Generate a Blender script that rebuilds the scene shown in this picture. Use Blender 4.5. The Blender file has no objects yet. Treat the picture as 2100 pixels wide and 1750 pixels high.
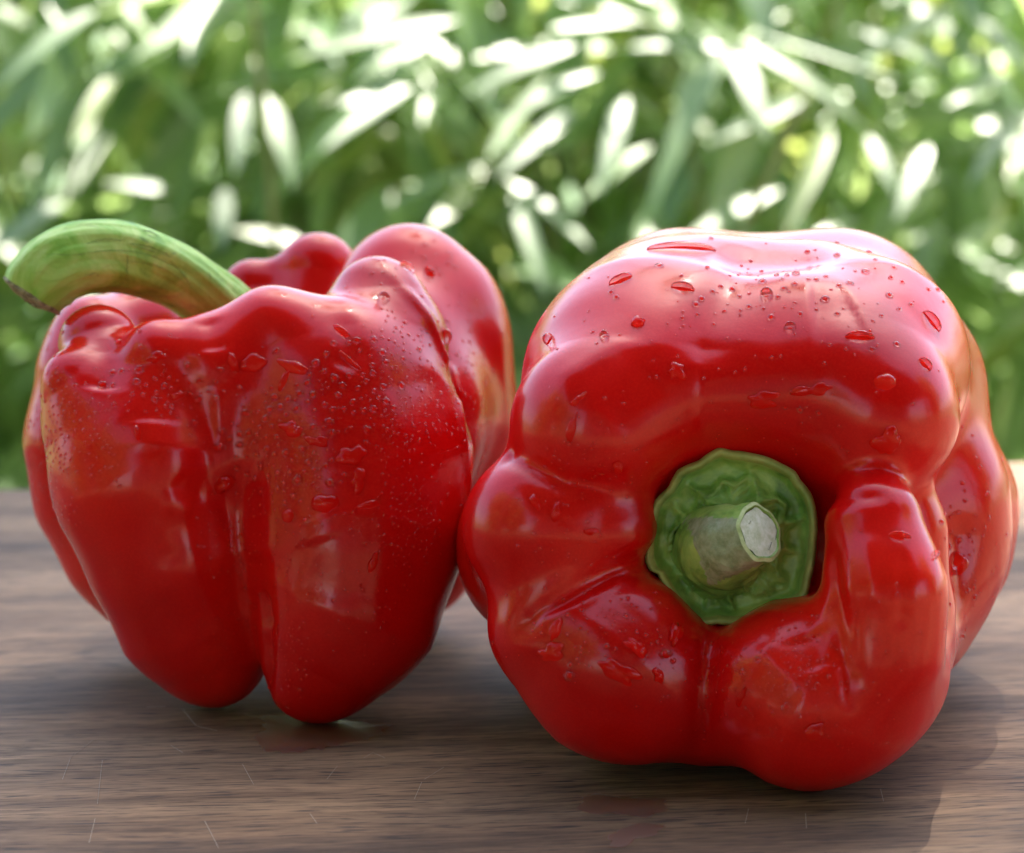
import bpy, math, random
import numpy as np
from mathutils import Vector, Matrix, Euler
from mathutils.bvhtree import BVHTree

random.seed(7); rng = np.random.default_rng(11)
sc = bpy.context.scene
COL = sc.collection
T = 0.75                       # table top height
R = math.radians

# ------------------------------------------------------------------ camera
CAM = Vector((0.0, 0.0, T + 0.149))
FPX = 6520.0
cam = bpy.data.cameras.new('camera')
camo = bpy.data.objects.new('camera', cam); COL.objects.link(camo)
cam.sensor_width = 36.0; cam.lens = FPX * 36.0 / 2100.0
cam.clip_start = 0.01; cam.clip_end = 500
camo.location = CAM
camo.rotation_euler = (R(90 - 10.0), 0, 0)
camo.rotation_euler = (Matrix.Rotation(R(80.0), 3, 'X') @ Matrix.Rotation(R(-0.4), 3, 'Z')).to_euler()
cam.dof.use_dof = True
cam.dof.focus_distance = 0.525
cam.dof.aperture_fstop = 21.5
sc.camera = camo
CM = camo.rotation_euler.to_matrix()

# ------------------------------------------------------------------ sky, sun, exposure
SUN_EL, SUN_AZ = R(56), R(14)
w = bpy.data.worlds.new("World"); sc.world = w; w.use_nodes = True
nt = w.node_tree
sky = nt.nodes.new("ShaderNodeTexSky"); sky.sky_type = 'NISHITA'; sky.sun_disc = False
sky.sun_elevation = SUN_EL; sky.sun_rotation = SUN_AZ
sky.air_density = 1.0; sky.dust_density = 1.5
nt.links.new(sky.outputs[0], nt.nodes['Background'].inputs[0])
nt.nodes['Background'].inputs[1].default_value = 0.12
sl = bpy.data.lights.new('sun', 'SUN'); sl.energy = 5.0; sl.angle = R(0.5); sl.color = (1, .94, .82)
so = bpy.data.objects.new('sun', sl); COL.objects.link(so)
sd = Vector((math.sin(SUN_AZ) * math.cos(SUN_EL), math.cos(SUN_AZ) * math.cos(SUN_EL), math.sin(SUN_EL)))
so.rotation_euler = sd.to_track_quat('Z', 'Y').to_euler()
sc.render.engine = 'CYCLES'
sc.view_settings.view_transform = 'Standard'; sc.view_settings.look = 'None'
sc.view_settings.exposure = 2.35; sc.view_settings.gamma = 1
sc.cycles.use_denoising = True
sc.cycles.max_bounces = 10; sc.cycles.transparent_max_bounces = 12
sc.cycles.sample_clamp_indirect = 6
sc.cycles.caustics_refractive = True

# ------------------------------------------------------------------ helpers
def P(px, py, d):
    v = CM @ Vector(((px - 1050) / FPX, -(py - 875) / FPX, -1))
    return CAM + v * (d / v.y)
def ray(px, py):
    return (CM @ Vector(((px - 1050) / FPX, -(py - 875) / FPX, -1))).normalized()
VIEW = CM @ Vector((0, 0, -1))
def RM(rpx, p):                                   # pixel radius at a point -> metres
    return rpx / FPX * (p - CAM).dot(VIEW)

def tag(o, label=None, cat=None, group=None, kind=None):
    if label: o['label'] = label
    if cat: o['category'] = cat
    if group: o['group'] = group
    if kind: o['kind'] = kind
    return o
def empty(name, loc):
    o = bpy.data.objects.new(name, None); o.empty_display_size = .01; o.location = loc
    COL.objects.link(o); return o
def mesh(name, verts, faces, mat, parent=None, smooth=True):
    me = bpy.data.meshes.new(name)
    me.from_pydata([tuple(v) for v in verts], [], [tuple(f) for f in faces])
    if smooth: me.polygons.foreach_set('use_smooth', [True] * len(me.polygons))
    me.materials.append(mat); me.update()
    return link(name, me, parent)
def link(name, me, parent=None):
    o = bpy.data.objects.new(name, me); COL.objects.link(o)
    if parent:
        o.parent = parent; o.matrix_parent_inverse = Matrix.Identity(4)
        o.location = -Vector(parent.location) if parent.type == 'EMPTY' else (0, 0, 0)
    return o

class NT:
    def __init__(s, name):
        s.m = bpy.data.materials.new(name); s.m.use_nodes = True
        s.t = s.m.node_tree; s.b = s.t.nodes['Principled BSDF']; s.out = s.t.nodes['Material Output']
    def n(s, typ, ins=None, **kw):
        x = s.t.nodes.new(typ)
        for k, v in kw.items(): setattr(x, k, v)
        for k, v in (ins or {}).items():
            if isinstance(v, bpy.types.NodeSocket): s.t.links.new(v, x.inputs[k])
            else: x.inputs[k].default_value = v
        return x
    def set(s, **kw):
        for k, v in kw.items():
            k = k.replace('_', ' ')
            if isinstance(v, bpy.types.NodeSocket): s.t.links.new(v, s.b.inputs[k])
            else: s.b.inputs[k].default_value = v
    def ramp(s, fac, stops):
        r = s.n('ShaderNodeValToRGB'); e = r.color_ramp.elements
        s.t.links.new(fac, r.inputs[0])
        while len(e) < len(stops): e.new(.5)
        for i, (p, c) in enumerate(stops): e[i].position = p; e[i].color = (*c, 1) if len(c) == 3 else c
        return r.outputs[0]
    def noise(s, vec, scale, detail=3, rough=.5, dist=0):
        return s.n('ShaderNodeTexNoise', {'Vector': vec, 'Scale': scale, 'Detail': detail, 'Roughness': rough, 'Distortion': dist}).outputs[0]
    def mix(s, fac, a, b, mode='MIX'):
        x = s.n('ShaderNodeMix', data_type='RGBA', blend_type=mode)
        for i, v in ((0, fac), (6, a), (7, b)):
            if isinstance(v, bpy.types.NodeSocket): s.t.links.new(v, x.inputs[i])
            else: x.inputs[i].default_value = v if i == 0 else ((*v, 1) if len(v) == 3 else v)
        return x.outputs[2]
    def bump(s, h, strength, dist, normal=None):
        d = {'Height': h, 'Strength': strength, 'Distance': dist}
        if normal: d['Normal'] = normal
        return s.n('ShaderNodeBump', d).outputs[0]
    def pos(s): return s.n('ShaderNodeNewGeometry').outputs['Position']
    def obj(s): return s.n('ShaderNodeTexCoord').outputs['Object']
    def mapping(s, v, scale=(1, 1, 1), rot=(0, 0, 0), loc=(0, 0, 0)):
        return s.n('ShaderNodeMapping', {'Vector': v, 'Scale': scale, 'Rotation': rot, 'Location': loc}).outputs[0]

# ------------------------------------------------------------------ materials
def pepper_mat():
    m = NT('red_pepper_skin'); p = m.pos()
    big = m.noise(p, 24, 3, .5, .4)
    c = m.ramp(big, [(.36, (.55, .0015, .002)), (.52, (.68, .0025, .003)), (.68, (.76, .009, .004))])
    fine = m.noise(p, 2600, 1)
    c = m.mix(.10, c, m.ramp(fine, [(.4, (.35, .0, .0)), (.7, (.85, .03, .012))]))
    m.set(Base_Color=c, Roughness=.38, IOR=1.4, Specular_IOR_Level=.0, Subsurface_Weight=.22, Subsurface_Scale=.004,
          Subsurface_Radius=(1, .15, .08), Coat_Weight=1.0, Coat_Roughness=.19, Coat_IOR=1.40)
    grain = m.noise(p, 1500, 2, .6)
    mid = m.noise(p, 160, 3, .55)
    b1 = m.bump(mid, .22, .0004)
    m.set(Normal=m.bump(grain, .10, .00012, b1), Coat_Normal=m.bump(grain, .05, .0001, b1))
    return m.m
def water_mat():
    m = NT('clear_water')
    m.set(Base_Color=(1, 1, 1, 1), Roughness=0.0, IOR=1.33, Transmission_Weight=1.0)
    tr = m.n('ShaderNodeBsdfTransparent')
    mx = m.n('ShaderNodeMixShader', {0: .1, 1: m.b.outputs[0], 2: tr.outputs[0]})
    m.t.links.new(mx.outputs[0], m.out.inputs[0])
    return m.m
def stem_mat():
    m = NT('green_stem_skin'); p = m.pos()
    a = m.noise(m.mapping(p, (1, 1, 1)), 90, 4, .6, 1.0)
    c = m.ramp(a, [(.3, (.12, .29, .03)), (.46, (.25, .46, .06)), (.6, (.42, .58, .14)), (.75, (.54, .64, .25))])
    s = m.noise(m.mapping(p, (60, 200, 420), (0, .5, 0)), 1, 5, .65, .6)
    c = m.mix(m.ramp(s, [(.60, (0, 0, 0)), (.70, (.6, .6, .6))]), c, (.10, .13, .05))
    m.set(Base_Color=c, Roughness=.6, Specular_IOR_Level=.3, Subsurface_Weight=.15, Subsurface_Scale=.002, Subsurface_Radius=(.6, 1, .2))
    m.set(Normal=m.bump(m.noise(p, 500, 4, .6), .35, .0006))
    return m.m
def calyx_mat():
    m = NT('calyx_green'); p = m.pos()
    a = m.noise(p, 150, 4, .6, .8)
    c = m.ramp(a, [(.34, (.11, .23, .045)), (.5, (.25, .42, .09)), (.68, (.44, .57, .16))])
    m.set(Base_Color=c, Roughness=.38, Subsurface_Weight=.1, Subsurface_Scale=.0015)
    m.set(Normal=m.bump(m.noise(p, 420, 3, .6), .35, .0006))
    return m.m
def plain(name, c1, c2, scale, rough=.6, bump=.3, bd=.0005, **kw):
    m = NT(name); p = m.pos()
    m.set(Base_Color=m.ramp(m.noise(p, scale, 5, .62), [(.35, c1), (.65, c2)]), Roughness=rough, **kw)
    m.set(Normal=m.bump(m.noise(p, scale * 3, 4, .6), bump, bd))
    return m.m
def wood_mat():
    m = NT('walnut_wood'); o = m.obj()
    warp = m.noise(m.mapping(o, (5, 12, 12)), 1, 3, .55)
    wv = m.n('ShaderNodeVectorMath', {0: o, 1: m.n('ShaderNodeVectorMath', {0: warp, 1: (0, .022, 0)}, operation='MULTIPLY').outputs[0]}, operation='ADD').outputs[0]
    broad = m.noise(m.mapping(wv, (2.4, 40, 40)), 1, 4, .6)
    mid = m.noise(m.mapping(wv, (26, 260, 260)), 1, 4, .65, .3)
    fine = m.noise(m.mapping(wv, (95, 1000, 1000)), 1, 4, .7, .2)
    c = m.ramp(broad, [(.28, (.085, .058, .045)), (.45, (.20, .138, .095)), (.62, (.33, .24, .165)), (.78, (.22, .155, .12))])
    c = m.mix(.75, c, m.ramp(mid, [(.30, (.42, .40, .42)), (.5, (.95, .94, .93)), (.7, (1.3, 1.25, 1.2))]), 'MULTIPLY')
    c = m.mix(.9, c, m.ramp(fine, [(.30, (.45, .43, .44)), (.5, (1, 1, 1)), (.72, (1.35, 1.3, 1.22))]), 'MULTIPLY')
    c = m.mix(1.0, c, (.80, .68, .56), 'MULTIPLY')
    pores = m.noise(m.mapping(wv, (120, 1500, 1500), (0, 0, .02)), 1, 2, .5)
    pm = m.ramp(pores, [(.57, (0, 0, 0)), (.65, (.85, .85, .85))])
    c = m.mix(pm, c, (.03, .022, .02))
    m.set(Base_Color=c, Roughness=m.ramp(fine, [(.3, (.75,) * 3), (.7, (.6,) * 3)]), Specular_IOR_Level=.2)
    b = m.bump(pores, -.5, .0003)
    m.set(Normal=m.bump(fine, .35, .0003, b))
    return m.m
def leaf_mat(name, dark, light, trans):
    m = NT(name); p = m.pos()
    c = m.ramp(m.noise(p, 9, 3, .6), [(.35, dark), (.65, light)])
    m.set(Base_Color=c, Roughness=.47, IOR=1.65, Specular_IOR_Level=1.0)
    t = m.n('ShaderNodeBsdfTranslucent', {0: (*trans, 1)})
    mx = m.n('ShaderNodeMixShader', {0: .48, 1: m.b.outputs[0], 2: t.outputs[0]})
    m.t.links.new(mx.outputs[0], m.out.inputs[0])
    return m.m

M_PEP = pepper_mat(); M_WATER = water_mat(); M_WETSKIN = plain('wet_red_skin', (.80, .005, .003), (.88, .012, .006), 60, .9, .0, .0001, Specular_IOR_Level=0.0); M_STEM = stem_mat(); M_CALYX = calyx_mat(); M_WOOD = wood_mat()
M_DRY = plain('dry_brown_stem_end', (.12, .08, .04), (.48, .40, .24), 700, .8, .6, .0008)
M_CUT = plain('pale_cut_flesh', (.55, .62, .42), (.80, .84, .72), 900, .5, .4, .0004)
M_RIM = plain('calyx_rim_edge', (.20, .27, .06), (.40, .42, .12), 300, .5, .3, .0003)
M_SIDE = plain('greyish_stem_bark', (.20, .24, .11), (.42, .44, .30), 420, .65, .5, .0005)
M_LAWN = plain('grass_green', (.04, .09, .02), (.10, .18, .04), 6, .8, .5, .01)
M_SOIL = plain('dark_soil', (.02, .016, .012), (.05, .04, .03), 20, .9, .5, .01)
M_BARK = plain('bark', (.06, .045, .03), (.14, .11, .08), 30, .85, .6, .01)
M_CANE = plain('bamboo_cane', (.10, .13, .03), (.20, .22, .07), 20, .45, .2, .001)
M_LEAF = [leaf_mat('deep_green_leaf', (.06, .16, .03), (.13, .26, .07), (.38, .54, .18)),
          leaf_mat('fresh_green_leaf', (.12, .24, .05), (.22, .38, .11), (.52, .66, .24)),
          leaf_mat('yellow_green_leaf', (.18, .26, .05), (.32, .40, .10), (.62, .70, .20))]
M_CUTRIM = plain('pale_green_cut_rim', (.35, .45, .16), (.60, .68, .34), 500, .5, .3, .0003)
M_HAIR = plain('pale_scratch', (.30, .24, .18), (.48, .40, .31), 900, .5, .1, .0001)

# ------------------------------------------------------------------ table
TA = R(6.0)
t0 = Vector((0, .776, T))
tr = empty('wooden_table', (t0.x, t0.y, 0)); tr.rotation_euler = (0, 0, TA)
tag(tr, 'brown walnut wood table with long dark grain under the two red peppers', 'table')
def box(name, x0, x1, y0, y1, z0, z1, mat, parent, bev=.002):
    import bmesh
    bm = bmesh.new(); bmesh.ops.create_cube(bm, size=1)
    bmesh.ops.scale(bm, vec=(x1 - x0, y1 - y0, z1 - z0), verts=bm.verts)
    bmesh.ops.translate(bm, vec=((x0 + x1) / 2, (y0 + y1) / 2, (z0 + z1) / 2), verts=bm.verts)
    bmesh.ops.bevel(bm, geom=bm.edges[:], offset=bev, segments=3, affect='EDGES', profile=.5)
    me = bpy.data.meshes.new(name); bm.to_mesh(me); bm.free(); me.materials.append(mat)
    o = bpy.data.objects.new(name, me); COL.objects.link(o); o.parent = parent; return o
box('tabletop', -.75, .75, -.98, 0, T - .028, T, M_WOOD, tr)
for x in (-.68, .68):
    for y in (-.91, -.07): box('leg', x - .03, x + .03, y - .03, y + .03, 0, T - .0285, M_WOOD, tr, .004)
for y in (-.93, -.05): box('apron', -.649, .649, y - .01, y + .01, T - .11, T - .029, M_WOOD, tr)

# ------------------------------------------------------------------ signed distance modelling of the peppers
def smin(a, b, k):
    h = np.clip(.5 + .5 * (b - a) / k, 0, 1)
    return b * (1 - h) + a * h - k * h * (1 - h)
def capsule(X, a, b, ra, rb):
    ab = b - a; L = max(float(ab @ ab), 1e-12)
    h = np.clip(((X[0] - a[0]) * ab[0] + (X[1] - a[1]) * ab[1] + (X[2] - a[2]) * ab[2]) / L, 0, 1)
    d = (X[0] - a[0] - h * ab[0]) ** 2 + (X[1] - a[1] - h * ab[1]) ** 2 + (X[2] - a[2] - h * ab[2]) ** 2
    return np.sqrt(d) - (ra + (rb - ra) * h)
def prep(lobes):
    out = []
    for k, chains in lobes:
        L = []
        for ch in chains:
            pts = []
            for (px, py, r, d) in ch:
                p = P(px, py, d); pts.append((np.array(p, dtype=np.float32), RM(r, p)))
            if len(pts) == 1: pts.append((pts[0][0] + np.float32(1e-5), pts[0][1]))
            L.append(pts)
        out.append((k, L))
    return out
def sdf(X, lobes):
    F = None
    for k, chains in lobes:
        G = None
        for pts in chains:
            for (a, ra), (b, rb) in zip(pts[:-1], pts[1:]):
                d = capsule(X, a, b, ra, rb)
                G = d if G is None else smin(G, d, .0045 if k < .0075 else .009)
        F = G if F is None else smin(F, G, k)
    return F
def surface_nets(F, org, h):
    s = F < 0
    n = np.array(F.shape)
    C = [s[i:n[0] - 1 + i, j:n[1] - 1 + j, k:n[2] - 1 + k] for i in (0, 1) for j in (0, 1) for k in (0, 1)]
    tot = sum(c.astype(np.int8) for c in C)
    act = (tot > 0) & (tot < 8)
    idx = np.argwhere(act); cid = -np.ones(act.shape, dtype=np.int64); cid[act] = np.arange(len(idx))
    off = [(i, j, k) for i in (0, 1) for j in (0, 1) for k in (0, 1)]
    V = np.stack([F[idx[:, 0] + o[0], idx[:, 1] + o[1], idx[:, 2] + o[2]] for o in off], 1)
    acc = np.zeros((len(idx), 3)); cnt = np.zeros(len(idx))
    for a in range(8):
        for b in range(a + 1, 8):
            oa, ob = np.array(off[a]), np.array(off[b])
            if abs(oa - ob).sum() != 1: continue
            m = (V[:, a] < 0) != (V[:, b] < 0)
            t = V[m, a] / (V[m, a] - V[m, b])
            acc[m] += oa + t[:, None] * (ob - oa); cnt[m] += 1
    pos = org + h * (idx + acc / cnt[:, None])
    quads = []
    for ax in range(3):
        sl0 = [slice(None)] * 3; sl1 = [slice(None)] * 3
        sl0[ax] = slice(0, -1); sl1[ax] = slice(1, None)
        m = s[tuple(sl0)] != s[tuple(sl1)]
        e = np.argwhere(m); u, v = [(1, 2), (2, 0), (0, 1)][ax]
        e = e[(e[:, u] > 0) & (e[:, v] > 0) & (e[:, u] < n[u] - 1) & (e[:, v] < n[v] - 1)]
        ins = s[e[:, 0], e[:, 1], e[:, 2]]
        du = np.zeros(3, int); du[u] = 1; dv = np.zeros(3, int); dv[v] = 1
        q = np.stack([cid[tuple((e - a * du - b * dv).T)] for a, b in ((1, 1), (0, 1), (0, 0), (1, 0))], 1)
        q[~ins] = q[~ins][:, ::-1]
        quads.append(q)
    return pos, np.concatenate(quads)
def grad(X, lobes, e=2e-4):
    g = np.zeros((3, X.shape[1]))
    for s3 in ((1, -1, -1), (-1, -1, 1), (-1, 1, -1), (1, 1, 1)):
        v = np.array(s3, dtype=float)
        f = sdf(X + (v * e)[:, None], lobes)
        g += v[:, None] * f
    return g / np.maximum(np.linalg.norm(g, axis=0), 1e-12)
def wob(X, freq, seed, n=9):
    r = np.random.default_rng(seed); o = 0
    for i in range(n):
        k = r.normal(size=3); k *= freq * r.uniform(.6, 1.5) / np.linalg.norm(k)
        o = o + np.sin(k[0] * X[0] + k[1] * X[1] + k[2] * X[2] + r.uniform(0, 6.28) + .8 * np.sin(.6 * k[1] * X[0] - .7 * k[0] * X[2] + r.uniform(0, 6)))
    return o / n ** .5
def pepper_mesh(lobes, strokes, seed, h=.0007):
    L = prep(lobes)
    allp = np.array([np.concatenate([p, [r]]) for k, cs in L for c in cs for p, r in c])
    lo = (allp[:, :3] - allp[:, 3:]).min(0) - .004; hi = (allp[:, :3] + allp[:, 3:]).max(0) + .004
    g = [np.arange(lo[i], hi[i], h, dtype=np.float32) for i in range(3)]
    X = np.meshgrid(*g, indexing='ij', sparse=True)
    F = sdf(X, L)
    v, q = surface_nets(np.asarray(F), lo, h)
    X = v.T.copy()
    for _ in range(2):
        n = grad(X, L); X -= n * sdf(X, L)
    n = grad(X, L, 4e-4)
    bvh = BVHTree.FromPolygons([tuple(c) for c in X.T], [tuple(f) for f in q.tolist()])
    D = wob(X, 180, seed) * .00022 + wob(X, 420, seed + 1) * .00005
    for st in strokes:
        pts_px, wpx, dep = st[:3]; mode = st[3] if len(st) > 3 else 'g'
        pl = []
        for (a, b) in zip(pts_px[:-1], pts_px[1:]) if len(pts_px) > 1 else [(pts_px[0], pts_px[0])]:
            for t in (0, .25, .5, .75): pl.append((a[0] + (b[0] - a[0]) * t, a[1] + (b[1] - a[1]) * t))
        pl.append(pts_px[-1])
        pp = []
        for i_, (x, y) in enumerate(pl):
            hit = bvh.ray_cast(CAM, ray(x, y))[0]
            if hit is not None: pp.append((np.array(hit), i_ / max(1, len(pl) - 1)))
        if not pp: continue
        if len(pp) == 1: pp = pp * 2
        best = np.full(X.shape[1], 1e9); tt = np.zeros(X.shape[1])
        for (a, ta), (b, tb) in zip(pp[:-1], pp[1:]):
            if np.linalg.norm(b - a) > .012 : continue
            ab = b - a; LL = max(float(ab @ ab), 1e-12)
            hh = np.clip(((X - a[:, None]) * ab[:, None]).sum(0) / LL, 0, 1)
            d = np.sqrt((((X - a[:, None]) - hh * ab[:, None]) ** 2).sum(0))
            m = d < best; best[m] = d[m]; tt[m] = ta + (tb - ta) * hh[m]
        w_ = wpx / FPX * .53; dp = dep / FPX * .53
        taper = 1 if len(pts_px) == 1 else np.clip(np.minimum(tt, 1 - tt) * 6 + .15, 0, 1)
        if mode == 'g': D += dp * taper * np.exp(-(best / w_) ** 2)
        else: D += dp * taper * np.exp(-np.sqrt((best / w_) ** 2 + .05) + .22)
    X = X + n * D
    dz = (T + .0001) - X[2].min()
    X[2] += dz
    pass
    return X.T, q

# chains: (pixel x, pixel y, pixel radius, metres from the camera)
LEFT = [
    (.010, [[(540, 850, 230, .588), (560, 1000, 240, .588), (560, 1090, 190, .588)]]),            # core
    (.007, [[(235, 860, 150, .556), (300, 980, 188, .553), (352, 1130, 168, .552), (398, 1265, 150, .555), (436, 1337, 112, .556)],
            [(200, 706, 82, .564), (225, 790, 118, .560)], [(140, 775, 50, .553), (230, 860, 130, .553)],
            [(330, 740, 86, .553), (320, 900, 150, .552)]]),     # front left lobe
    (.0028, [[(690, 810, 205, .560), (712, 950, 245, .558), (715, 1100, 228, .552), (705, 1250, 185, .547), (651, 1371, 114, .545)],
            [(560, 690, 108, .558), (600, 820, 170, .558)], [(775, 622, 96, .573), (785, 700, 128, .570), (760, 780, 170, .566)],
            [(440, 760, 120, .555), (500, 900, 160, .556)]]),     # front right lobe
    (.012, [[(826, 590, 124, .618), (858, 640, 138, .618), (862, 740, 150, .618), (876, 880, 148, .618), (868, 1040, 135, .616), (850, 1150, 118, .612)],
            [(900, 700, 116, .614), (905, 850, 120, .614)], [(800, 720, 135, .600), (830, 850, 145, .597), (825, 960, 135, .594)]]),
    (.004, [[(185, 770, 112, .598), (182, 900, 122, .596), (205, 1020, 124, .596), (262, 1125, 124, .594), (300, 1190, 112, .594)],
            [(190, 688, 82, .602), (290, 680, 84, .612), (360, 700, 80, .62)]]),
    (.005, [[(650, 565, 88, .636), (640, 720, 130, .631)]]),
    (.005, [[(520, 596, 66, .636), (520, 740, 130, .631)], [(380, 700, 90, .636), (420, 880, 150, .626)]]),
]
LSTROKES = [
    ([(522, 1205), (534, 1280), (540, 1350), (540, 1420)], 24, -24, 'e'),
    ([(515, 1130), (530, 1220), (538, 1300)], 46, -14),
    ([(448, 800), (452, 900), (455, 1020)], 13, 6),
    ([(405, 800), (410, 1000), (440, 1180), (500, 1280)], 40, -8),
    ([(490, 800), (500, 1000), (520, 1130)], 40, -7),
    ([(230, 690), (215, 760), (205, 800)], 38, -12),
    ([(700, 640), (720, 720), (700, 760)], 30, -8),
    ([(430, 650), (440, 720)], 28, -10),
    ([(310, 860), (310, 920)], 45, 7), ([(330, 1030), (400, 1040)], 30, 6),
    ([(360, 980), (380, 1010), (430, 1010)], 25, -5),
    ([(640, 1060), (655, 1110)], 45, 6),
    ([(800, 560), (880, 650), (925, 760), (950, 900), (965, 1000)], 16, 8),
    ([(270, 1160), (300, 1230), (340, 1250)], 30, -3), ([(300, 1060), (380, 1130), (350, 1200)], 30, 3),
    ([(620, 1180), (720, 1250)], 50, -3),
]
RIGHT = [
    (.012, [[(1500, 1095, 255, .543), (1520, 1020, 330, .58)]]),
    (.006, [[(1390, 1100, 190, .5308), (1500, 990, 190, .5315), (1610, 1100, 190, .5308), (1500, 1210, 190, .5304), (1390, 1100, 190, .5308)], [(1335, 1000, 105, .5270), (1410, 925, 105, .5315), (1500, 905, 110, .5325), (1600, 920, 105, .5285), (1670, 985, 95, .5260), (1685, 1100, 90, .5255)]]),
    (.008, [[(1225, 880, 165, .516), (1318, 790, 220, .537), (1395, 722, 224, .58), (1430, 740, 220, .61)],
            [(1340, 800, 85, .5175), (1200, 870, 110, .514)]]),        # upper left
    (.014, [[(1805, 850, 155, .521), (1760, 765, 205, .540), (1710, 712, 214, .585), (1690, 740, 220, .61)],
            [(1560, 790, 92, .5180), (1700, 790, 105, .5180), (1800, 860, 120, .515)],
            [(1840, 815, 186, .560), (1810, 840, 186, .60)], [(1440, 790, 85, .5180), (1560, 790, 92, .5180)], [(1350, 740, 125, .5285), (1480, 735, 128, .529), (1640, 737, 130, .5285), (1760, 765, 130, .527)], [(1400, 715, 190, .553), (1520, 712, 185, .553), (1640, 712, 190, .556)]]),  # upper right
    (.005, [[(1115, 1085, 155, .513), (1150, 1125, 203, .543), (1220, 1060, 210, .59)], [(1250, 1090, 95, .511), (1100, 1090, 130, .513)]]),
    (.005, [[(1150, 1290, 150, .509), (1255, 1365, 183, .509), (1300, 1300, 175, .54), (1350, 1120, 200, .59)],
            [(1290, 1300, 88, .507), (1250, 1350, 140, .505)]]),
    (.006, [[(1600, 1405, 150, .503), (1655, 1432, 182, .502), (1700, 1290, 190, .54), (1680, 1120, 220, .59)],
            [(1610, 1395, 95, .501), (1640, 1420, 150, .502)], [(1335, 1425, 132, .508), (1445, 1440, 125, .511), (1570, 1440, 130, .505)]]),
    (.006, [[(1790, 1085, 102, .503), (1814, 1220, 117, .498), (1800, 1340, 124, .498), (1765, 1440, 130, .500)],
            [(1785, 1385, 165, .508), (1790, 1210, 190, .55)], [(1830, 1100, 110, .52), (1835, 1250, 112, .52)]]),
    (.0078, [[(1895, 1030, 184, .572), (1868, 1105, 188, .577), (1810, 1130, 180, .590)], [(1780, 960, 210, .61)], [(1880, 1010, 180, .551), (1866, 1120, 178, .551), (1825, 1260, 158, .552)]]),
]
RSTROKES = [
    ([(1010, 925), (1080, 955), (1160, 998), (1260, 1010)], 24, -14), ([(1080, 955), (1165, 1000)], 8, -6, 'e'),
    ([(1040, 1310), (1110, 1262), (1200, 1215), (1290, 1170), (1340, 1150)], 26, -16),
    ([(1090, 1290), (1190, 1240), (1300, 1180)], 14, 8),
    ([(1455, 1300), (1450, 1400), (1440, 1470), (1436, 1560)], 22, -14), ([(1465, 1330), (1448, 1480)], 8, 5),
    ([(1640, 1030), (1730, 1030), (1830, 1020)], 26, -7), ([(1680, 1022), (1800, 1024)], 7, -2.5, 'e'),
    ([(1700, 1120), (1712, 1220), (1725, 1320), (1760, 1440)], 26, -14), ([(1720, 1330), (1745, 1470)], 8, -6, 'e'),
    ([(1560, 490), (1520, 560), (1480, 620), (1450, 680), (1442, 760)], 60, -15),
  ([(1445, 690), (1440, 800), (1440, 900)], 14, -3),
    ([(1660, 640), (1760, 640)], 90, -9),
    ([(1975, 1060), (1970, 1200), (1962, 1300)], 40, -14),
    ([(1780, 1100), (1790, 1250)], 14, 3), ([(1850, 1130), (1850, 1300)], 12, -4),
    ([(1560, 1330), (1640, 1420)], 30, 5), ([(1660, 1300), (1690, 1380)], 40, -9),
    ([(1130, 880), (1160, 780), (1260, 720), (1380, 715)], 26, 4),
    ([(1350, 770), (1250, 870)], 40, -6),
]
def pepper(name, lobes, strokes, seed, label, base):
    V, q = pepper_mesh(lobes, strokes, seed)
    root = empty(name, (float(V[:, 0].mean()), float(V[:, 1].mean()), T))
    tag(root, label, 'bell pepper', 'red bell peppers on the table')
    o = mesh('flesh', V, q.tolist(), M_PEP, root)
    bvh = BVHTree.FromPolygons([tuple(c) for c in V], [tuple(f) for f in q.tolist()])
    return root, bvh
LP, LB = pepper('bell_pepper', LEFT, LSTROKES, 3, 'upright glossy red bell pepper with thick curved green stem, left of the other', None)
RP, RB = pepper('bell_pepper', RIGHT, RSTROKES, 8, 'red bell pepper lying on its side with its cut green stem facing the front', None)

# ------------------------------------------------------------------ stems
def catmull(pts, n):
    pts = [np.array(p, float) for p in pts]; pts = [2 * pts[0] - pts[1]] + pts + [2 * pts[-1] - pts[-2]]
    out = []
    for i in range(1, len(pts) - 2):
        for s in range(n):
            t = s / n; a, b, c, d = pts[i - 1:i + 3]
            out.append(.5 * (2 * b + (c - a) * t + (2 * a - 5 * b + 4 * c - d) * t * t + (3 * b - a - 3 * c + d) * t ** 3))
    out.append(pts[-2]); return np.array(out)
def tube(pts, seg, rad_fn, n=8):
    """pts rows: x,y,z,r ; returns verts, faces, frames"""
    C = catmull(pts, n); vs = []; fs = []; fr = []
    up = Vector((0, -1, 0.2)).normalized()
    for i, c in enumerate(C):
        a = C[max(0, i - 1)][:3]; b = C[min(len(C) - 1, i + 1)][:3]
        tg = Vector(b - a).normalized()
        s = tg.cross(up).normalized(); u = s.cross(tg).normalized()
        fr.append((Vector(c[:3]), tg, s, u, c[3]))
        for j in range(seg):
            th = 2 * math.pi * j / seg
            r = c[3] * rad_fn(th, i / (len(C) - 1))
            vs.append(Vector(c[:3]) + (s * math.cos(th) + u * math.sin(th)) * r)
    for i in range(len(C) - 1):
        for j in range(seg):
            k = (j + 1) % seg
            fs.append((i * seg + j, i * seg + k, (i + 1) * seg + k, (i + 1) * seg + j))
    return vs, fs, fr
def pt(px, py, r, d):
    p = P(px, py, d); return (*p, RM(r, p))
def lrad(th, t):
    return (1 + .0035 * math.cos(23 * th + 4 * math.sin(5 * t)) + .003 * math.cos(37 * th + 6 * math.sin(3 * t) + 9 * t) + .035 * math.cos(5 * th + 1 + t) + .018 * math.cos(11 * th + 3 * t) + .02 * math.sin(14 * t + 2 * th) + .008 * math.sin(40 * t + 3 * th))
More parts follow.
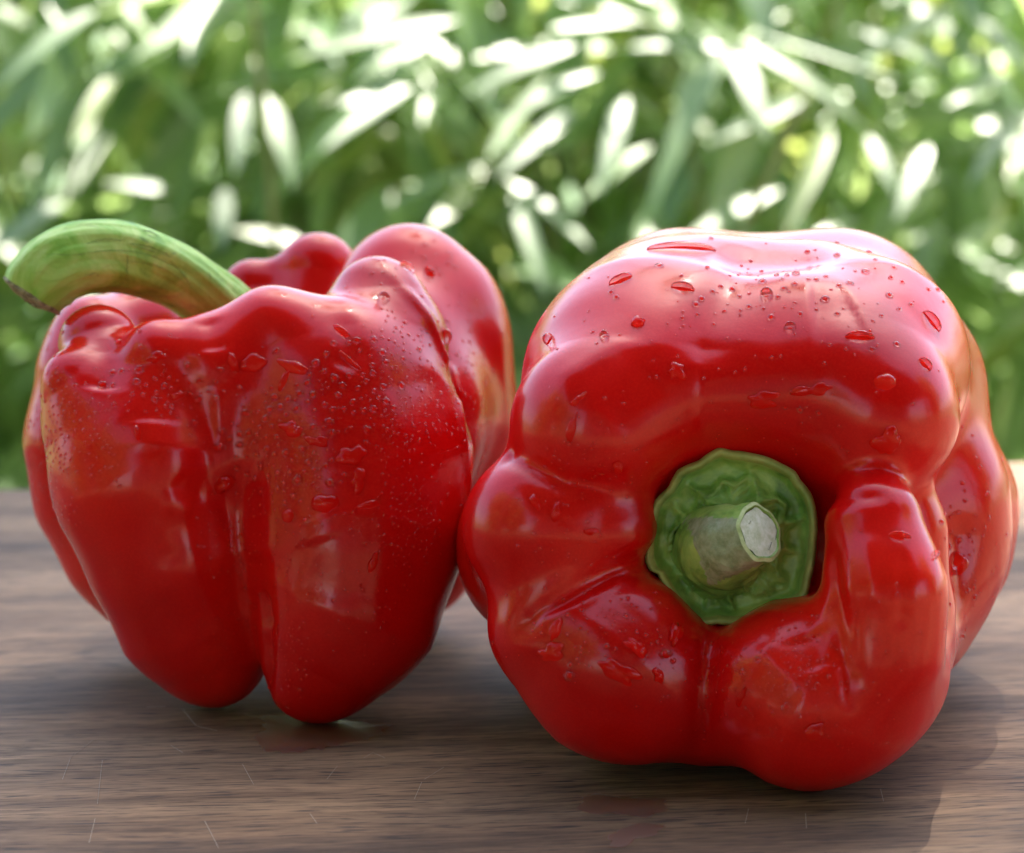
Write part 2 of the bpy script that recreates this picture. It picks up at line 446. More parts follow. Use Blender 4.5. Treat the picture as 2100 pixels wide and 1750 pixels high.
lp = [pt(525, 735, 84, .592), pt(478, 662, 70, .591), pt(422, 608, 65, .588), pt(350, 562, 67, .583), pt(262, 530, 71, .577), pt(185, 525, 73, .573), pt(125, 542, 76, .571), pt(86, 574, 74, .570), pt(64, 606, 64, .5695)]
vs, fs, fr = tube(lp, 150, lrad, 12)
stem = mesh('stem', vs, fs, M_STEM, LP)
def cap(fr, seg, fn, name, mat, parent, bulge, rfn, rings=7, slope=None):
    c, tg, s, u, r = fr; vv = []; ff = []
    for k in range(rings + 1):
        q = 1 - k / rings
        for j in range(seg):
            th = 2 * math.pi * j / seg
            rr = r * rfn(th) * q
            vv.append(c + (s * math.cos(th) + u * math.sin(th)) * rr + tg * (bulge * (1 - q * q) * r + fn(th, q) * r))
    for k in range(rings):
        for j in range(seg):
            m = (j + 1) % seg
            ff.append((k * seg + j, k * seg + m, (k + 1) * seg + m, (k + 1) * seg + j))
    return mesh(name, vv, ff, mat, parent)
cap(fr[-1], 150, lambda th, q: .05 * math.sin(5 * th) * q * (1 - q) * 4 + .03 * math.sin(9 * th + 6 * q) * (1 - q), 'cut_end', M_DRY, stem, .22, lambda th: lrad(th, 1))
# ragged brown rim round the cut
rv = []; rf = []; c, tg, s, u, r = fr[-1]
N = 72
for j in range(N):
    th = 2 * math.pi * j / N; e = lrad(th, 1) * r
    w1 = .05 + .05 * abs(math.sin(3 * th)) + .03 * random.random()
    d_ = s * math.cos(th) + u * math.sin(th)
    rv += [c + d_ * e * 1.012 - tg * r * w1, c + d_ * e * (1.05 + .03 * random.random()) + tg * r * .02, c + d_ * e * .93 + tg * r * (.05 + .05 * random.random()), c + d_ * e * .86 + tg * r * .0]
for j in range(N):
    k = (j + 1) % N
    for a in range(3): rf.append((j * 4 + a, k * 4 + a, k * 4 + a + 1, j * 4 + a + 1))
mesh('dry_rim', rv, rf, M_DRY, stem)
def surf_strip(bvh, pts, wpx, name, mat, parent, lift=.00006):
    C = catmull([(*p, 0) for p in pts], 5); V = []; F = []; n = len(C)
    for i, c_ in enumerate(C):
        a, b = C[max(0, i - 1)], C[min(n - 1, i + 1)]; t = np.array([b[0] - a[0], b[1] - a[1]]); t /= max(1e-6, np.linalg.norm(t)); nn = np.array([-t[1], t[0]])
        ww = wpx * (math.sin(math.pi * (i + .4) / (n - .2)) ** .7) * random.uniform(.5, 1.1)
        for sg in (-1, -.4, .4, 1):
            x, y = c_[0] + nn[0] * sg * ww, c_[1] + nn[1] * sg * ww
            h_, n_, _, _ = bvh.ray_cast(CAM, ray(x, y))
            if h_ is None: return
            V.append(h_ + n_ * (lift * (1 if abs(sg) < .9 else -1)))
    for i in range(n - 1):
        for a in range(3): F.append((i * 4 + a, (i + 1) * 4 + a, (i + 1) * 4 + a + 1, i * 4 + a + 1))
    mesh(name, V, F, mat, parent)
SBV = BVHTree.FromPolygons([tuple(v) for v in stem.data.vertices and [x.co + stem.location * 0 for x in stem.data.vertices]], [tuple(p.vertices) for p in stem.data.polygons])
M_SCAR = plain('dark_scar', (.025, .03, .015), (.09, .09, .05), 900, .8, .5, .0004)
for pl, wd in (([(178, 500), (215, 492), (255, 494)], 2.2), ([(265, 500), (300, 508), (330, 518), (352, 528)], 4), ([(292, 474), (308, 480), (324, 486)], 5), ([(262, 520), (260, 548), (258, 575)], 1.6), ([(180, 520), (230, 514), (300, 522), (360, 548)], 1.1), ([(250, 533), (320, 545), (380, 580)], 1.1), ([(425, 560), (432, 572)], 5), ([(350, 536), (372, 560), (392, 590)], 1.3)):
    surf_strip(SBV, pl, wd, 'scar', M_SCAR, stem)
# calyx of the left pepper, down in the hollow under the stem
def disc(center, nrm, rad, rings, seg, hfn, rfn, name, mat, parent):
    nrm = Vector(nrm).normalized(); a = nrm.cross(Vector((0, 0, 1)) if abs(nrm.z) < .9 else Vector((1, 0, 0))).normalized(); b = nrm.cross(a).normalized()
    vv = [Vector(center) + nrm * hfn(0, 0)]; ff = []
    for i in range(1, rings + 1):
        q = i / rings
        for j in range(seg):
            th = 2 * math.pi * j / seg
            vv.append(Vector(center) + (a * math.cos(th) + b * math.sin(th)) * (rad * q * rfn(th)) + nrm * hfn(q, th))
    for j in range(seg): ff.append((0, 1 + j, 1 + (j + 1) % seg))
    for i in range(rings - 1):
        for j in range(seg):
            k = (j + 1) % seg
            ff.append((1 + i * seg + j, 1 + (i + 1) * seg + j, 1 + (i + 1) * seg + k, 1 + i * seg + k))
    return mesh(name, vv, ff, mat, parent)
disc(P(500, 690, .595), (0, 0, 1), .017, 8, 40, lambda q, th: .003 * (1 - q) + .001 * math.sin(5 * th) * q, lambda th: 1 + .08 * math.cos(5 * th), 'calyx', M_CALYX, LP)

# right pepper calyx: cup with raised uneven rim, lumpy floor
OUT = [(1475, 918), (1432, 945), (1390, 963), (1370, 1000), (1340, 1030), (1330, 1070), (1325, 1110), (1322, 1152), (1332, 1172), (1347, 1178), (1362, 1205), (1392, 1245), (1415, 1272), (1430, 1286), (1470, 1280), (1510, 1283), (1570, 1266), (1620, 1246), (1655, 1228), (1664, 1190), (1672, 1150), (1675, 1110), (1677, 1070), (1672, 1035), (1664, 1012), (1642, 985), (1632, 968), (1605, 952), (1580, 940), (1540, 930), (1500, 925)]
CD = .5088
cc = P(1500, 1104, CD)
nC = (Vector((-.10, -1, .10))).normalized()
def on_plane(px, py):
    d = ray(px, py); t = (cc - CAM).dot(nC) / d.dot(nC); return CAM + d * t
e1 = Vector((0, 0, 1)).cross(nC).normalized() * -1
e1 = (on_plane(1600, 1104) - cc).normalized(); e2 = nC.cross(e1).normalized()
ang = []; rad = []
for (x, y) in OUT:
    v = on_plane(x, y) - cc; ang.append(math.atan2(v.dot(e2), v.dot(e1))); rad.append(v.length)
o_ = np.argsort(ang); ang = np.array(ang)[o_]; rad = np.array(rad)[o_]
def Rth(th):
    th = (th + math.pi) % (2 * math.pi) - math.pi
    return float(np.interp(th, ang, rad, period=2 * math.pi))
SEG = 180; prof = [(0, .0), (.15, .0), (.3, .0), (.42, -.0002), (.5, -.0006), (.58, -.0012), (.64, -.0018), (.70, -.0022), (.75, -.0024), (.80, -.0024), (.84, -.002), (.87, -.0012), (.895, -.0002), (.92, .0006), (.945, .0009), (.97, .0008), (.99, .0003), (1.0, -.0003), (.995, -.001), (.97, -.0018), (.93, -.003)]
_q = [a for a, b in prof if a < .9]; _h = [b for a, b in prof if a < .9]
prof = [(x, float(np.interp(x, _q, _h))) for x in np.linspace(0, .88, 34)] + [p_ for p_ in prof if p_[1] is not None and prof.index(p_) >= 12]
NF = 34
vv = []; ff = []
from mathutils import noise as mn
for i, (q, hgt) in enumerate(prof):
    for j in range(SEG):
        th = 2 * math.pi * j / SEG
        x, y = q * math.cos(th), q * math.sin(th)
        lump = 0
        if .35 < q < .89 and i < NF:
            wdt = math.sin(math.pi * (q - .35) / .54)
            nz = mn.noise(Vector((x * 3.6 + 3, y * 3.6, 1.3))); n2 = mn.noise(Vector((x * 7.5, y * 7.5 + 5, 4)))
            lump = wdt * (.0042 * (.38 - abs(nz) ** .6) + .0020 * (.3 - abs(n2) ** .7))
        tip = 0
        if q > .9: tip = .0004 * math.sin(3 * th + 1) + .0003 * math.sin(7 * th)
        vv.append(cc + (e1 * math.cos(th) + e2 * math.sin(th)) * (Rth(th) * q) + nC * (max(hgt + lump, -.0025 if q < .9 else -1) + tip))
for i in range(len(prof) - 1):
    for j in range(SEG):
        k = (j + 1) % SEG
        ff.append((i * SEG + j, i * SEG + k, (i + 1) * SEG + k, (i + 1) * SEG + j))
cal = mesh('calyx', vv, ff, M_CALYX, RP)
cal.data.materials.append(M_RIM)
nr = len(prof) - 1
cal.data.polygons.foreach_set('material_index', [1 if (f // SEG) >= NF else 0 for f in range(nr * SEG)])
# stump: a broad green cone leaning right, with a pale bark patch and a white cut face
rp_ = [pt(1478, 1126, 104, CD + .004), pt(1481, 1121, 88, CD - .0005), pt(1498, 1112, 76, CD - .0045), pt(1525, 1103, 67, CD - .0070), pt(1557, 1092, 63, CD - .0094)]
def rrad(th, t): return 1 + .03 * math.cos(5 * th + 2) + .02 * math.cos(9 * th) + .02 * math.sin(20 * t + th)
vs, fs, fr = tube(rp_, 64, rrad, 7)
stump = mesh('stem', vs, fs, M_CALYX, RP)
stump.data.materials.append(M_SIDE)
mi = []
for f in fs:
    c_ = sum((Vector(vs[a]) for a in f), Vector()) / 4
    l = CM.transposed() @ (c_ - CAM); x = 1050 + FPX * l.x / -l.z; y = 875 - FPX * l.y / -l.z
    mi.append(1 if (x < 1560 and 1062 + .0 * (x - 1400) < y < 1200 - .42 * (x - 1460) and x > 1405 + .35 * (y - 1062)) else 0)
stump.data.polygons.foreach_set('material_index', mi)
c, tg, s, u, r = fr[-1]
def cutcap(name, q0, q1, h0, h1, mat, jag=0):
    n = 64; rings = 5; v2 = []; f2 = []
    for k in range(rings + 1):
        q = q0 + (q1 - q0) * k / rings; hh = h0 + (h1 - h0) * k / rings
        for j in range(n):
            th = 2 * math.pi * j / n
            jj = 1 + (jag * mn.noise(Vector((math.cos(th) * 3, math.sin(th) * 3, q * 2))))
            v2.append(c + (s * math.cos(th) + u * math.sin(th)) * (r * rrad(th, 1) * q * jj) + tg * (hh * r))
    for k in range(rings):
        for j in range(n):
            m = (j + 1) % n; f2.append((k * n + j, k * n + m, (k + 1) * n + m, (k + 1) * n + j))
    return mesh(name, v2, f2, mat, stump)
cutcap('cut_rim', 1.0, .88, 0, .05, M_CUTRIM)
cutcap('cut_ring', .88, .82, .05, .0, M_CALYX, .0)
cutcap('cut_face', .82, 0.0, .0, .08, M_CUT, .12)

CV = BVHTree.FromPolygons([tuple(v.co) for o_ in stump.children for v in o_.data.vertices], sum([[] for _ in ()], []) or [tuple(a + b for a in p.vertices) for o_, b in zip(stump.children, np.cumsum([0] + [len(o_.data.vertices) for o_ in stump.children])) for p in o_.data.polygons])
for pl, wd in (([(1508, 1068), (1512, 1052), (1524, 1042)], 4), ([(1514, 1086), (1524, 1089)], 3), ([(1522, 1100), (1528, 1102)], 1.6), ([(1530, 1128), (1545, 1140), (1560, 1146)], 5), ([(1588, 1070), (1592, 1088), (1590, 1108)], 1.2), ([(1582, 1112), (1576, 1128)], 1.5), ([(1540, 1068), (1535, 1076)], 1.2), ([(1560, 1050), (1575, 1056)], 1.2)):
    surf_strip(CV, pl, wd, 'brown_mark', M_SCAR, stump)
# ------------------------------------------------------------------ water
def drop_mesh(bvh, px, py, rx, ry, rot, shape, H, rings, seg, seed=0, irr=.0, hit=None):
    """a drop of water lying on the surface met by the ray through a pixel; sizes in picture pixels"""
    if hit is None:
        loc, nrm, _, dist = bvh.ray_cast(CAM, ray(px, py))
    else: loc, nrm = hit
    if loc is None: return None
    nrm = nrm.normalized()
    if nrm.dot(CAM - loc) < 0: nrm = -nrm
    right = CM @ Vector((1, 0, 0)); a = (right - nrm * right.dot(nrm)).normalized(); b = nrm.cross(a)
    k = (loc - CAM).length / FPX
    r_ = random.Random(seed); ph = [r_.uniform(0, 6.28) for _ in range(5)]; am = [irr * r_.uniform(.4, 1) / (1 + .3 * i) for i in range(5)]
    cr, sr = math.cos(rot), math.sin(rot); top = []; 
    def surf(x, y):
        p = loc + a * x + b * y
        h_, n_, _, _ = bvh.ray_cast(p + nrm * .004, -nrm, .009)
        if h_ is None:
            h_, n_, _, _ = bvh.find_nearest(p)
        return h_
    V = []; F = []
    def put(q, th, up):
        f = 1 + sum(am[i] * math.cos((i + 2) * th + ph[i]) for i in range(5))
        x, y = rx * k * q * f * math.cos(th), ry * k * q * f * math.sin(th)
        x, y = x * cr - y * sr, x * sr + y * cr
        if shape == 'tear': x *= 1 - .35 * (y / (ry * k + 1e-9))
        return surf(x, y) + nrm * up
    V.append(put(0, 0, H))
    for i in range(1, rings + 1):
        q = math.sin(math.pi / 2 * i / rings) ** .8
        for j in range(seg): V.append(put(q, 2 * math.pi * j / seg, H * max(0.0, (1 - q * q)) ** .42 if i < rings else -.00004))
    for j in range(seg): F.append((0, 1 + j, 1 + (j + 1) % seg))
    for i in range(rings - 1):
        for j in range(seg):
            m = (j + 1) % seg; F.append((1 + i * seg + j, 1 + (i + 1) * seg + j, 1 + (i + 1) * seg + m, 1 + i * seg + m))
    b0 = len(V); V.append(put(0, 0, .00003)); nt_ = len(F)
    if rings > 5:
        for i in range(1, 4):
            for j in range(seg): V.append(put([.35, .7, .97][i - 1], 2 * math.pi * j / seg, .00003))
        for j in range(seg): F.append((b0, b0 + 1 + j, b0 + 1 + (j + 1) % seg))
        for i in range(2):
            for j in range(seg):
                m = (j + 1) % seg; F.append((b0 + 1 + i * seg + j, b0 + 1 + (i + 1) * seg + j, b0 + 1 + (i + 1) * seg + m, b0 + 1 + i * seg + m))
        for j in range(seg):
            m = (j + 1) % seg; F.append((b0 + 1 + 2 * seg + j, 1 + (rings - 1) * seg + j, 1 + (rings - 1) * seg + m, b0 + 1 + 2 * seg + m))
    else:
        for j in range(seg): F.append((b0, 1 + (rings - 1) * seg + j, 1 + (rings - 1) * seg + (j + 1) % seg))
    return V, F, nt_
def add_drop(bvh, spec, label, group=None, name='water_drop'):
    px, py, rx, ry, rot, irr, H, seed = spec
    big = max(rx, ry) > 14
    r = drop_mesh(bvh, px, py, rx, ry, R(rot), '', H, 7 if big else 5, 36 if big else 18, seed, irr)
    if r is None: return
    V, F, nt_ = r
    c0 = sum(V, Vector()) / len(V)
    o = mesh(name, [v - c0 for v in V], F, M_WATER); o.location = c0
    o.data.materials.append(M_WETSKIN); o.data.polygons.foreach_set('material_index', [0 if i < nt_ else 1 for i in range(len(F))])
    tag(o, label, 'water drop', group)
    return o
PLACED = {id(LB): [], id(RB): []}
def clear(bv, px, py, r, gap=1.0):
    L = PLACED[id(bv)]
    if any((px - a) ** 2 + (py - b) ** 2 < (r + c + gap) ** 2 for a, b, c in L): return False
    L.append((px, py, r)); return True
# big single drops: (px, py, rx, ry, rotation, irregularity, height m), label
BIG_L = [
    ((520, 745, 30, 17, 8, .22, .0006), 'flat angular water drop near the upper middle of the upright pepper'),
    ((601, 752, 34, 14, -22, .2, .0006), 'long flat water drop slanting down right on the upright pepper\'s upper front'),
    ((478, 743, 9, 22, 20, .2, .0006), 'thin pointed water drop beside the flat angular one on the upright pepper'),
    ((666, 1032, 28, 21, 0, .12, .0011), 'largest round water drop low on the right lobe of the upright pepper'),
    ((459, 992, 20, 17, 20, .2, .0010), 'round water drop in the middle of the upright pepper between its two lobes'),
    ((450, 918, 13, 11, 0, .15, .0008), 'water drop on the thin vertical ridge of the upright pepper'),
    ((598, 880, 26, 15, -15, .3, .0005), 'ragged flat water drop within the dense drops of the upright pepper'),
    ((720, 935, 30, 20, 25, .32, .0005), 'hook shaped water drop on the right front of the upright pepper'),
    ((735, 985, 14, 26, -20, .3, .0005), 'ragged drop just below the hook shaped one on the upright pepper'),
    ((755, 1035, 22, 9, 12, .2, .0006), 'slanted water drop right of the largest one on the upright pepper'),
    ((610, 985, 12, 13, 0, .2, .0005), 'round drop above the largest drop of the upright pepper'),
    ((700, 680, 24, 7, -38, .2, .0006), 'narrow slanting drop on the upper right shoulder of the upright pepper'),
    ((716, 740, 30, 5, -42, .15, .0006), 'thin streak of water below the upper right shoulder of the upright pepper'),
    ((786, 612, 13, 9, 0, .1, .0009), 'round drop high on the right shoulder crest of the upright pepper'),
    ((835, 550, 15, 7, -10, .2, .0007), 'small curved drop on the back right lobe of the upright pepper'),
    ((911, 690, 8, 18, 10, .1, .0009), 'hanging drop in the groove between front and back right lobes of the upright pepper'),
    ((880, 560, 8, 16, 25, .2, .0008), 'pendant drop high on the back right lobe of the upright pepper'),
    ((322, 732, 20, 10, 10, .35, .0005), 'small ragged drop high on the left lobe of the upright pepper'),
    ((283, 888, 6, 18, 8, .1, .0008), 'narrow vertical drop left of the white glint on the upright pepper'),
    ((765, 1155, 11, 17, -20, .3, .0005), 'faint ragged drop low on the right front of the upright pepper'),
    ((652, 905, 22, 13, 0, .35, .0005), 'wide ragged drop at the right of the dense drops on the upright pepper'),
    ((582, 782, 7, 22, -25, .12, .0006), 'short upright streak of water under the long flat drop on the upright pepper'),
    ((365, 812, 17, 9, 30, .25, .0006), 'curved drop on the left lobe of the upright pepper below the shoulder'),
]
BIG_R = [
    ((1815, 785, 22, 17, 0, .08, .0013), 'plump round water drop on the upper right of the lying pepper'),
    ((1820, 905, 24, 34, -20, .32, .0006), 'large sagging drop with a curled tail on the lying pepper\'s right upper lobe'),
    ((1565, 820, 34, 17, 0, .42, .0006), 'star shaped sprawling drop above the stem of the lying pepper'),
    ((1665, 800, 36, 14, 10, .35, .0005), 'wide flat drop right of the star shaped drop on the lying pepper'),
    ((1762, 692, 28, 9, 0, .18, .0009), 'long low drop on the pale top of the lying pepper'),
    ((1572, 607, 14, 8, 0, .08, .0011), 'oval red drop beside the top groove of the lying pepper'),
    ((1620, 672, 13, 8, 0, .08, .0009), 'small oval drop on the pale upper right lobe of the lying pepper'),
    ((1400, 592, 24, 7, -6, .14, .0009), 'slim oval drop high on the upper left lobe of the lying pepper'),
    ((1400, 508, 75, 9, 8, .12, .0007), 'long thin puddle of water along the very top of the lying pepper'),
    ((1388, 762, 20, 16, 20, .35, .0005), 'faint square drop on the upper left lobe of the lying pepper'),
    ((1308, 662, 17, 12, 10, .32, .0006), 'ragged glinting drop on the upper left lobe of the lying pepper'),
    ((1270, 1378, 46, 20, -28, .32, .0006), 'biggest sprawling drop on the lower left lobe of the lying pepper'),
    ((1132, 1338, 30, 18, 15, .3, .0006), 'ragged wet patch at the far left of the lower left lobe of the lying pepper'),
    ((1140, 1290, 11, 26, -28, .15, .0007), 'long slanting drop above the ragged wet patch on the lying pepper'),
    ((1305, 1328, 26, 15, -20, .38, .0006), 'star like drop in the white glint of the lower left lobe of the lying pepper'),
    ((1385, 1300, 13, 30, -25, .3, .0007), 'curved drop just below the left of the calyx of the lying pepper'),
    ((1365, 1342, 13, 10, 0, .12, .0009), 'rounded drop in the drop cluster under the calyx of the lying pepper'),
    ((1350, 1385, 11, 17, 25, .25, .0006), 'small hooked drop lowest in the cluster under the calyx of the lying pepper'),
    ((1670, 1500, 24, 17, 15, .25, .0008), 'squarish drop low on the bottom right lobe of the lying pepper'),
    ((1612, 1450, 10, 13, 10, .3, .0006), 'small ragged drop left of the glint on the bottom right lobe of the lying pepper'),
    ((1520, 1430, 8, 20, -25, .25, .0006), 'narrow drop just right of the lower groove of the lying pepper'),
    ((1843, 1100, 20, 9, 0, .25, .0008), 'wide glinting drop near the top of the right vertical ridge of the lying pepper'),
    ((1968, 1155, 17, 22, -20, .28, .0009), 'orange red drop on the far right flank of the lying pepper'),
    ((1916, 1140, 4, 14, -8, .1, .0007), 'thin drop at the edge of the right ridge of the lying pepper'),
    ((1098, 1030, 11, 16, 20, .3, .0006), 'ragged drop high on the left lobe of the lying pepper'),
    ((1140, 1050, 8, 25, -12, .2, .0006), 'forked upright drop on the left lobe of the lying pepper'),
    ((1212, 1090, 17, 7, 0, .3, .0005), 'faint flat drop at the right of the left lobe of the lying pepper'),
    ((1168, 1385, 11, 12, 0, .25, .0007), 'rounded drop between the ragged patch and the biggest drop of the lying pepper'),
    ((1172, 880, 8, 34, -14, .3, .0006), 'long ragged vertical drop on the upper left lobe of the lying pepper'),
    ((1185, 820, 18, 7, 38, .3, .0005), 'ragged drop above the long vertical one on the lying pepper'),
    ((1267, 958, 10, 15, 0, .15, .0006), 'round faint drop left of the calyx of the lying pepper'),
    ((1910, 660, 26, 7, -38, .15, .0009), 'slanting long drop near the right edge of the top of the lying pepper'),
    ((1896, 748, 17, 7, -30, .2, .0008), 'slanting drop below the long one near the right edge of the lying pepper'),
    ((1240, 690, 11, 8, -10, .2, .0008), 'small drop on the red front of the upper left lobe of the lying pepper'),
    ((1127, 698, 8, 15, -25, .1, .0009), 'oval drop near the left outline of the lying pepper'),
    ((1275, 575, 26, 8, 20, .2, .0008), 'slanted drop on the upper left outline of the lying pepper'),
]
sd_ = 100
for lst, bv in ((BIG_L, LB), (BIG_R, RB)):
    for (px, py, rx, ry, rot, irr, H), lab in lst:
        PLACED[id(bv)].append((px, py, .55 * (rx + ry))); sd_ += 1; add_drop(bv, (px, py, rx, ry, rot, irr * .72, H * 1.6, sd_), lab)
# smaller drops, one by one, by the patch they lie on
PATCH = [
    (LB, 'small drops in the dense patch on the front right lobe of the upright pepper', (600, 920, 95, 130), 260, (5, 11)),
    (LB, 'small drops right of the dense patch on the upright pepper', (735, 800, 75, 120), 100, (5, 11)),
    (LB, 'small drops on the upper left lobe of the upright pepper', (340, 790, 120, 70), 56, (5, 10)),
    (LB, 'small drops on the back right lobe of the upright pepper', (880, 560, 80, 70), 12, (4, 8)),
    (RB, 'small drops on the pale top of the lying pepper', (1560, 590, 330, 90), 90, (4, 9)),
    (RB, 'small drops on the lower left lobe of the lying pepper', (1270, 1320, 160, 70), 22, (4, 8)),
    (RB, 'small drops on the bottom right lobe of the lying pepper', (1620, 1400, 110, 80), 24, (3.5, 7)),
    (RB, 'small drops on the far right flank of the lying pepper', (1985, 1130, 60, 190), 22, (4, 7)),
    (RB, 'small drops around the upper lobes of the lying pepper', (1560, 800, 400, 90), 20, (4, 8)),
]
for bv, grp, (cx, cy, wx, wy), n, (r0, r1) in PATCH:
    for i in range(n):
        g = rng.normal(size=2) * .55
        px, py = cx + wx * g[0], cy + wy * g[1]
        if bv is RB and (px - 1500) ** 2 + (py - 1104) ** 2 < 205 ** 2: continue
        rr = rng.uniform(r0, r1) * (1 if rng.random() < .8 else 1.35)
        if not clear(bv, px, py, rr * .95, .5): continue
        el = rng.uniform(.75, 1.0); ro = rng.uniform(-50, 50)
        sd_ += 1
        add_drop(bv, (px, py, rr, rr * el, ro, rng.uniform(.02, .18), rr * 8e-5 * .75, sd_), grp, grp)
# fine mist
MIST = {'L': [(600, 930, 140, 200, 420), (830, 800, 80, 150, 460), (840, 1060, 70, 110, 380), (110, 900, 45, 150, 420), (130, 1080, 30, 70, 60), (490, 1130, 80, 110, 130),
              (470, 1330, 60, 80, 110), (590, 1340, 45, 90, 170), (200, 880, 60, 120, 110), (960, 800, 50, 170, 130), (350, 800, 130, 100, 80), (760, 560, 90, 60, 25), (760, 1270, 90, 80, 40), (640, 1150, 140, 90, 40)],
        'R': [(1560, 1380, 170, 120, 190), (1650, 1340, 70, 80, 110), (1250, 1300, 180, 120, 150), (1200, 920, 100, 120, 60), (1560, 640, 380, 150, 120), (1800, 1300, 90, 160, 45),
              (1150, 1080, 120, 110, 45), (1990, 1150, 60, 220, 60), (1560, 900, 250, 70, 35), (1720, 1500, 160, 80, 35), (1270, 960, 60, 60, 25)]}
for key, bv, lab in (('L', LB, 'fine mist of tiny water beads over the front of the upright pepper'), ('R', RB, 'scattered tiny water beads over the front of the lying pepper')):
    VV = []; FF = []; MI = []
    for (cx, cy, wx, wy, n) in MIST[key]:
        for i in range(n):
            g = rng.normal(size=2) * .5; px, py = cx + wx * g[0], cy + wy * g[1]
            if key == 'R' and (px - 1500) ** 2 + (py - 1104) ** 2 < 190 ** 2: continue
            if abs(px - 540) < 8 and py > 1230 and key == 'L': continue
            rr = rng.uniform(2.4, 5.2)
            if not clear(bv, px, py, rr, .6): continue
            q = drop_mesh(bv, px, py, rr, rr * rng.uniform(.7, 1.2), rng.uniform(0, 3), '', rr * 8e-5 * .6, 3, 9, int(rng.integers(1e6)), .08)
            if q is None: continue
            b0 = len(VV); VV += q[0]; FF += [tuple(a + b0 for a in f) for f in q[1]]; MI += [0 if i < q[2] else 1 for i in range(len(q[1]))]
    o = mesh('water_beads', VV, FF, M_WATER); o.data.materials.append(M_WETSKIN); o.data.polygons.foreach_set('material_index', MI); tag(o, lab, 'water beads', kind='stuff')

# ------------------------------------------------------------------ wet patches and scratches on the table
def puddle(poly, H, label):
    pts = [CAM + ray(x, y) * ((T - CAM.z) / ray(x, y).z) for x, y in poly]
    C = catmull([(*p,) for p in pts + [pts[0]]], 9)[:-1]
    cen = C.mean(0); C = np.array([cen + (c_ - cen) * (1 + .55 * mn.noise(Vector(c_ * 130)) + .3 * mn.noise(Vector(c_ * 420))) for c_ in C]); V = []; F = []; n = len(C); rings = 6
    for i in range(rings):
        q = 1 - (i / rings) ** 1.3
        for c_ in C:
            p = cen + (c_ - cen) * q
            z = T + (.00005 if i == 0 else H * (1 - q ** 4) ** .6)
            V.append((p[0], p[1], z))
    V.append((cen[0], cen[1], T + H))
    for i in range(rings - 1):
        for j in range(n):
            k = (j + 1) % n; F.append((i * n + j, i * n + k, (i + 1) * n + k, (i + 1) * n + j))
    for j in range(n): F.append(((rings - 1) * n + j, (rings - 1) * n + (j + 1) % n, rings * n))
    o = mesh('water_puddle', V, F, M_WET); return tag(o, label, 'puddle')
mw = NT('thin_amber_water'); mw.set(Base_Color=(.62, .36, .16, 1), Roughness=.06, IOR=1.33, Transmission_Weight=1.0)
t_ = mw.n('ShaderNodeBsdfTransparent', {0: (.84, .68, .50, 1)}); g_ = mw.n('ShaderNodeBsdfGlossy', {'Roughness': .4})
fz = mw.n('ShaderNodeFresnel', {0: 1.33})
mx = mw.n('ShaderNodeMixShader', {0: mw.n('ShaderNodeMath', {0: fz.outputs[0], 1: .25}, operation='MULTIPLY').outputs[0], 1: t_.outputs[0], 2: g_.outputs[0]}); mw.t.links.new(mx.outputs[0], mw.out.inputs[0])
M_WET = mw.m
puddle([(552, 1488), (570, 1478), (700, 1476), (760, 1482), (772, 1494), (720, 1522), (655, 1548), (570, 1548), (552, 1530)], .0002, 'wet amber patch on the table under the upright pepper')
puddle([(1185, 1640), (1240, 1628), (1330, 1640), (1362, 1655), (1330, 1672), (1250, 1672), (1200, 1665)], .00015, 'small wet amber patch on the table in front of the lying pepper')
puddle([(1240, 1712), (1300, 1690), (1355, 1695), (1340, 1722), (1270, 1742), (1230, 1735)], .00015, 'lowest wet amber patch on the table at the bottom of the photo')
SCR = [[(210, 1560), (200, 1650)], [(145, 1555), (128, 1600)], [(146, 1554), (190, 1520)], [(375, 1456), (402, 1490), (445, 1500)], [(420, 1685), (448, 1740)], [(670, 1600), (692, 1572)], [(497, 1568), (520, 1610)], [(350, 1530), (375, 1545)], [(745, 1556), (765, 1545), (790, 1556)], [(195, 1680), (183, 1730)], [(636, 1670), (650, 1690)], [(1535, 1660), (1528, 1690)], [(1806, 1620), (1812, 1645)], [(1652, 1670), (1654, 1700)], [(870, 1600), (910, 1575)], [(865, 1605), (850, 1640)], [(300, 1452), (340, 1450)], [(500, 1465), (545, 1478)]]
for pl in SCR:
    V = []; F = []
    for i, (x, y) in enumerate(pl):
        p = CAM + ray(x, y) * ((T - CAM.z) / ray(x, y).z)
        a, b = pl[max(0, i - 1)], pl[min(len(pl) - 1, i + 1)]
        t_ = Vector((b[0] - a[0], -(b[1] - a[1]) * 3.4)).normalized(); nn = Vector((-t_.y, t_.x, 0)) * .00003
        V += [p + nn + Vector((0, 0, .0001)), p - nn + Vector((0, 0, .0001)), p + Vector((0, 0, .00014))]
    for i in range(len(pl) - 1):
        a, b = 3 * i, 3 * i + 3
        F += [(a, b, b + 2, a + 2), (a + 2, b + 2, b + 1, a + 1)]
    o = mesh('fibre', V, F, M_HAIR, None)
    o.parent = tr; o.matrix_parent_inverse = (Matrix.Translation(tr.location) @ Matrix.Rotation(TA, 4, 'Z')).inverted()

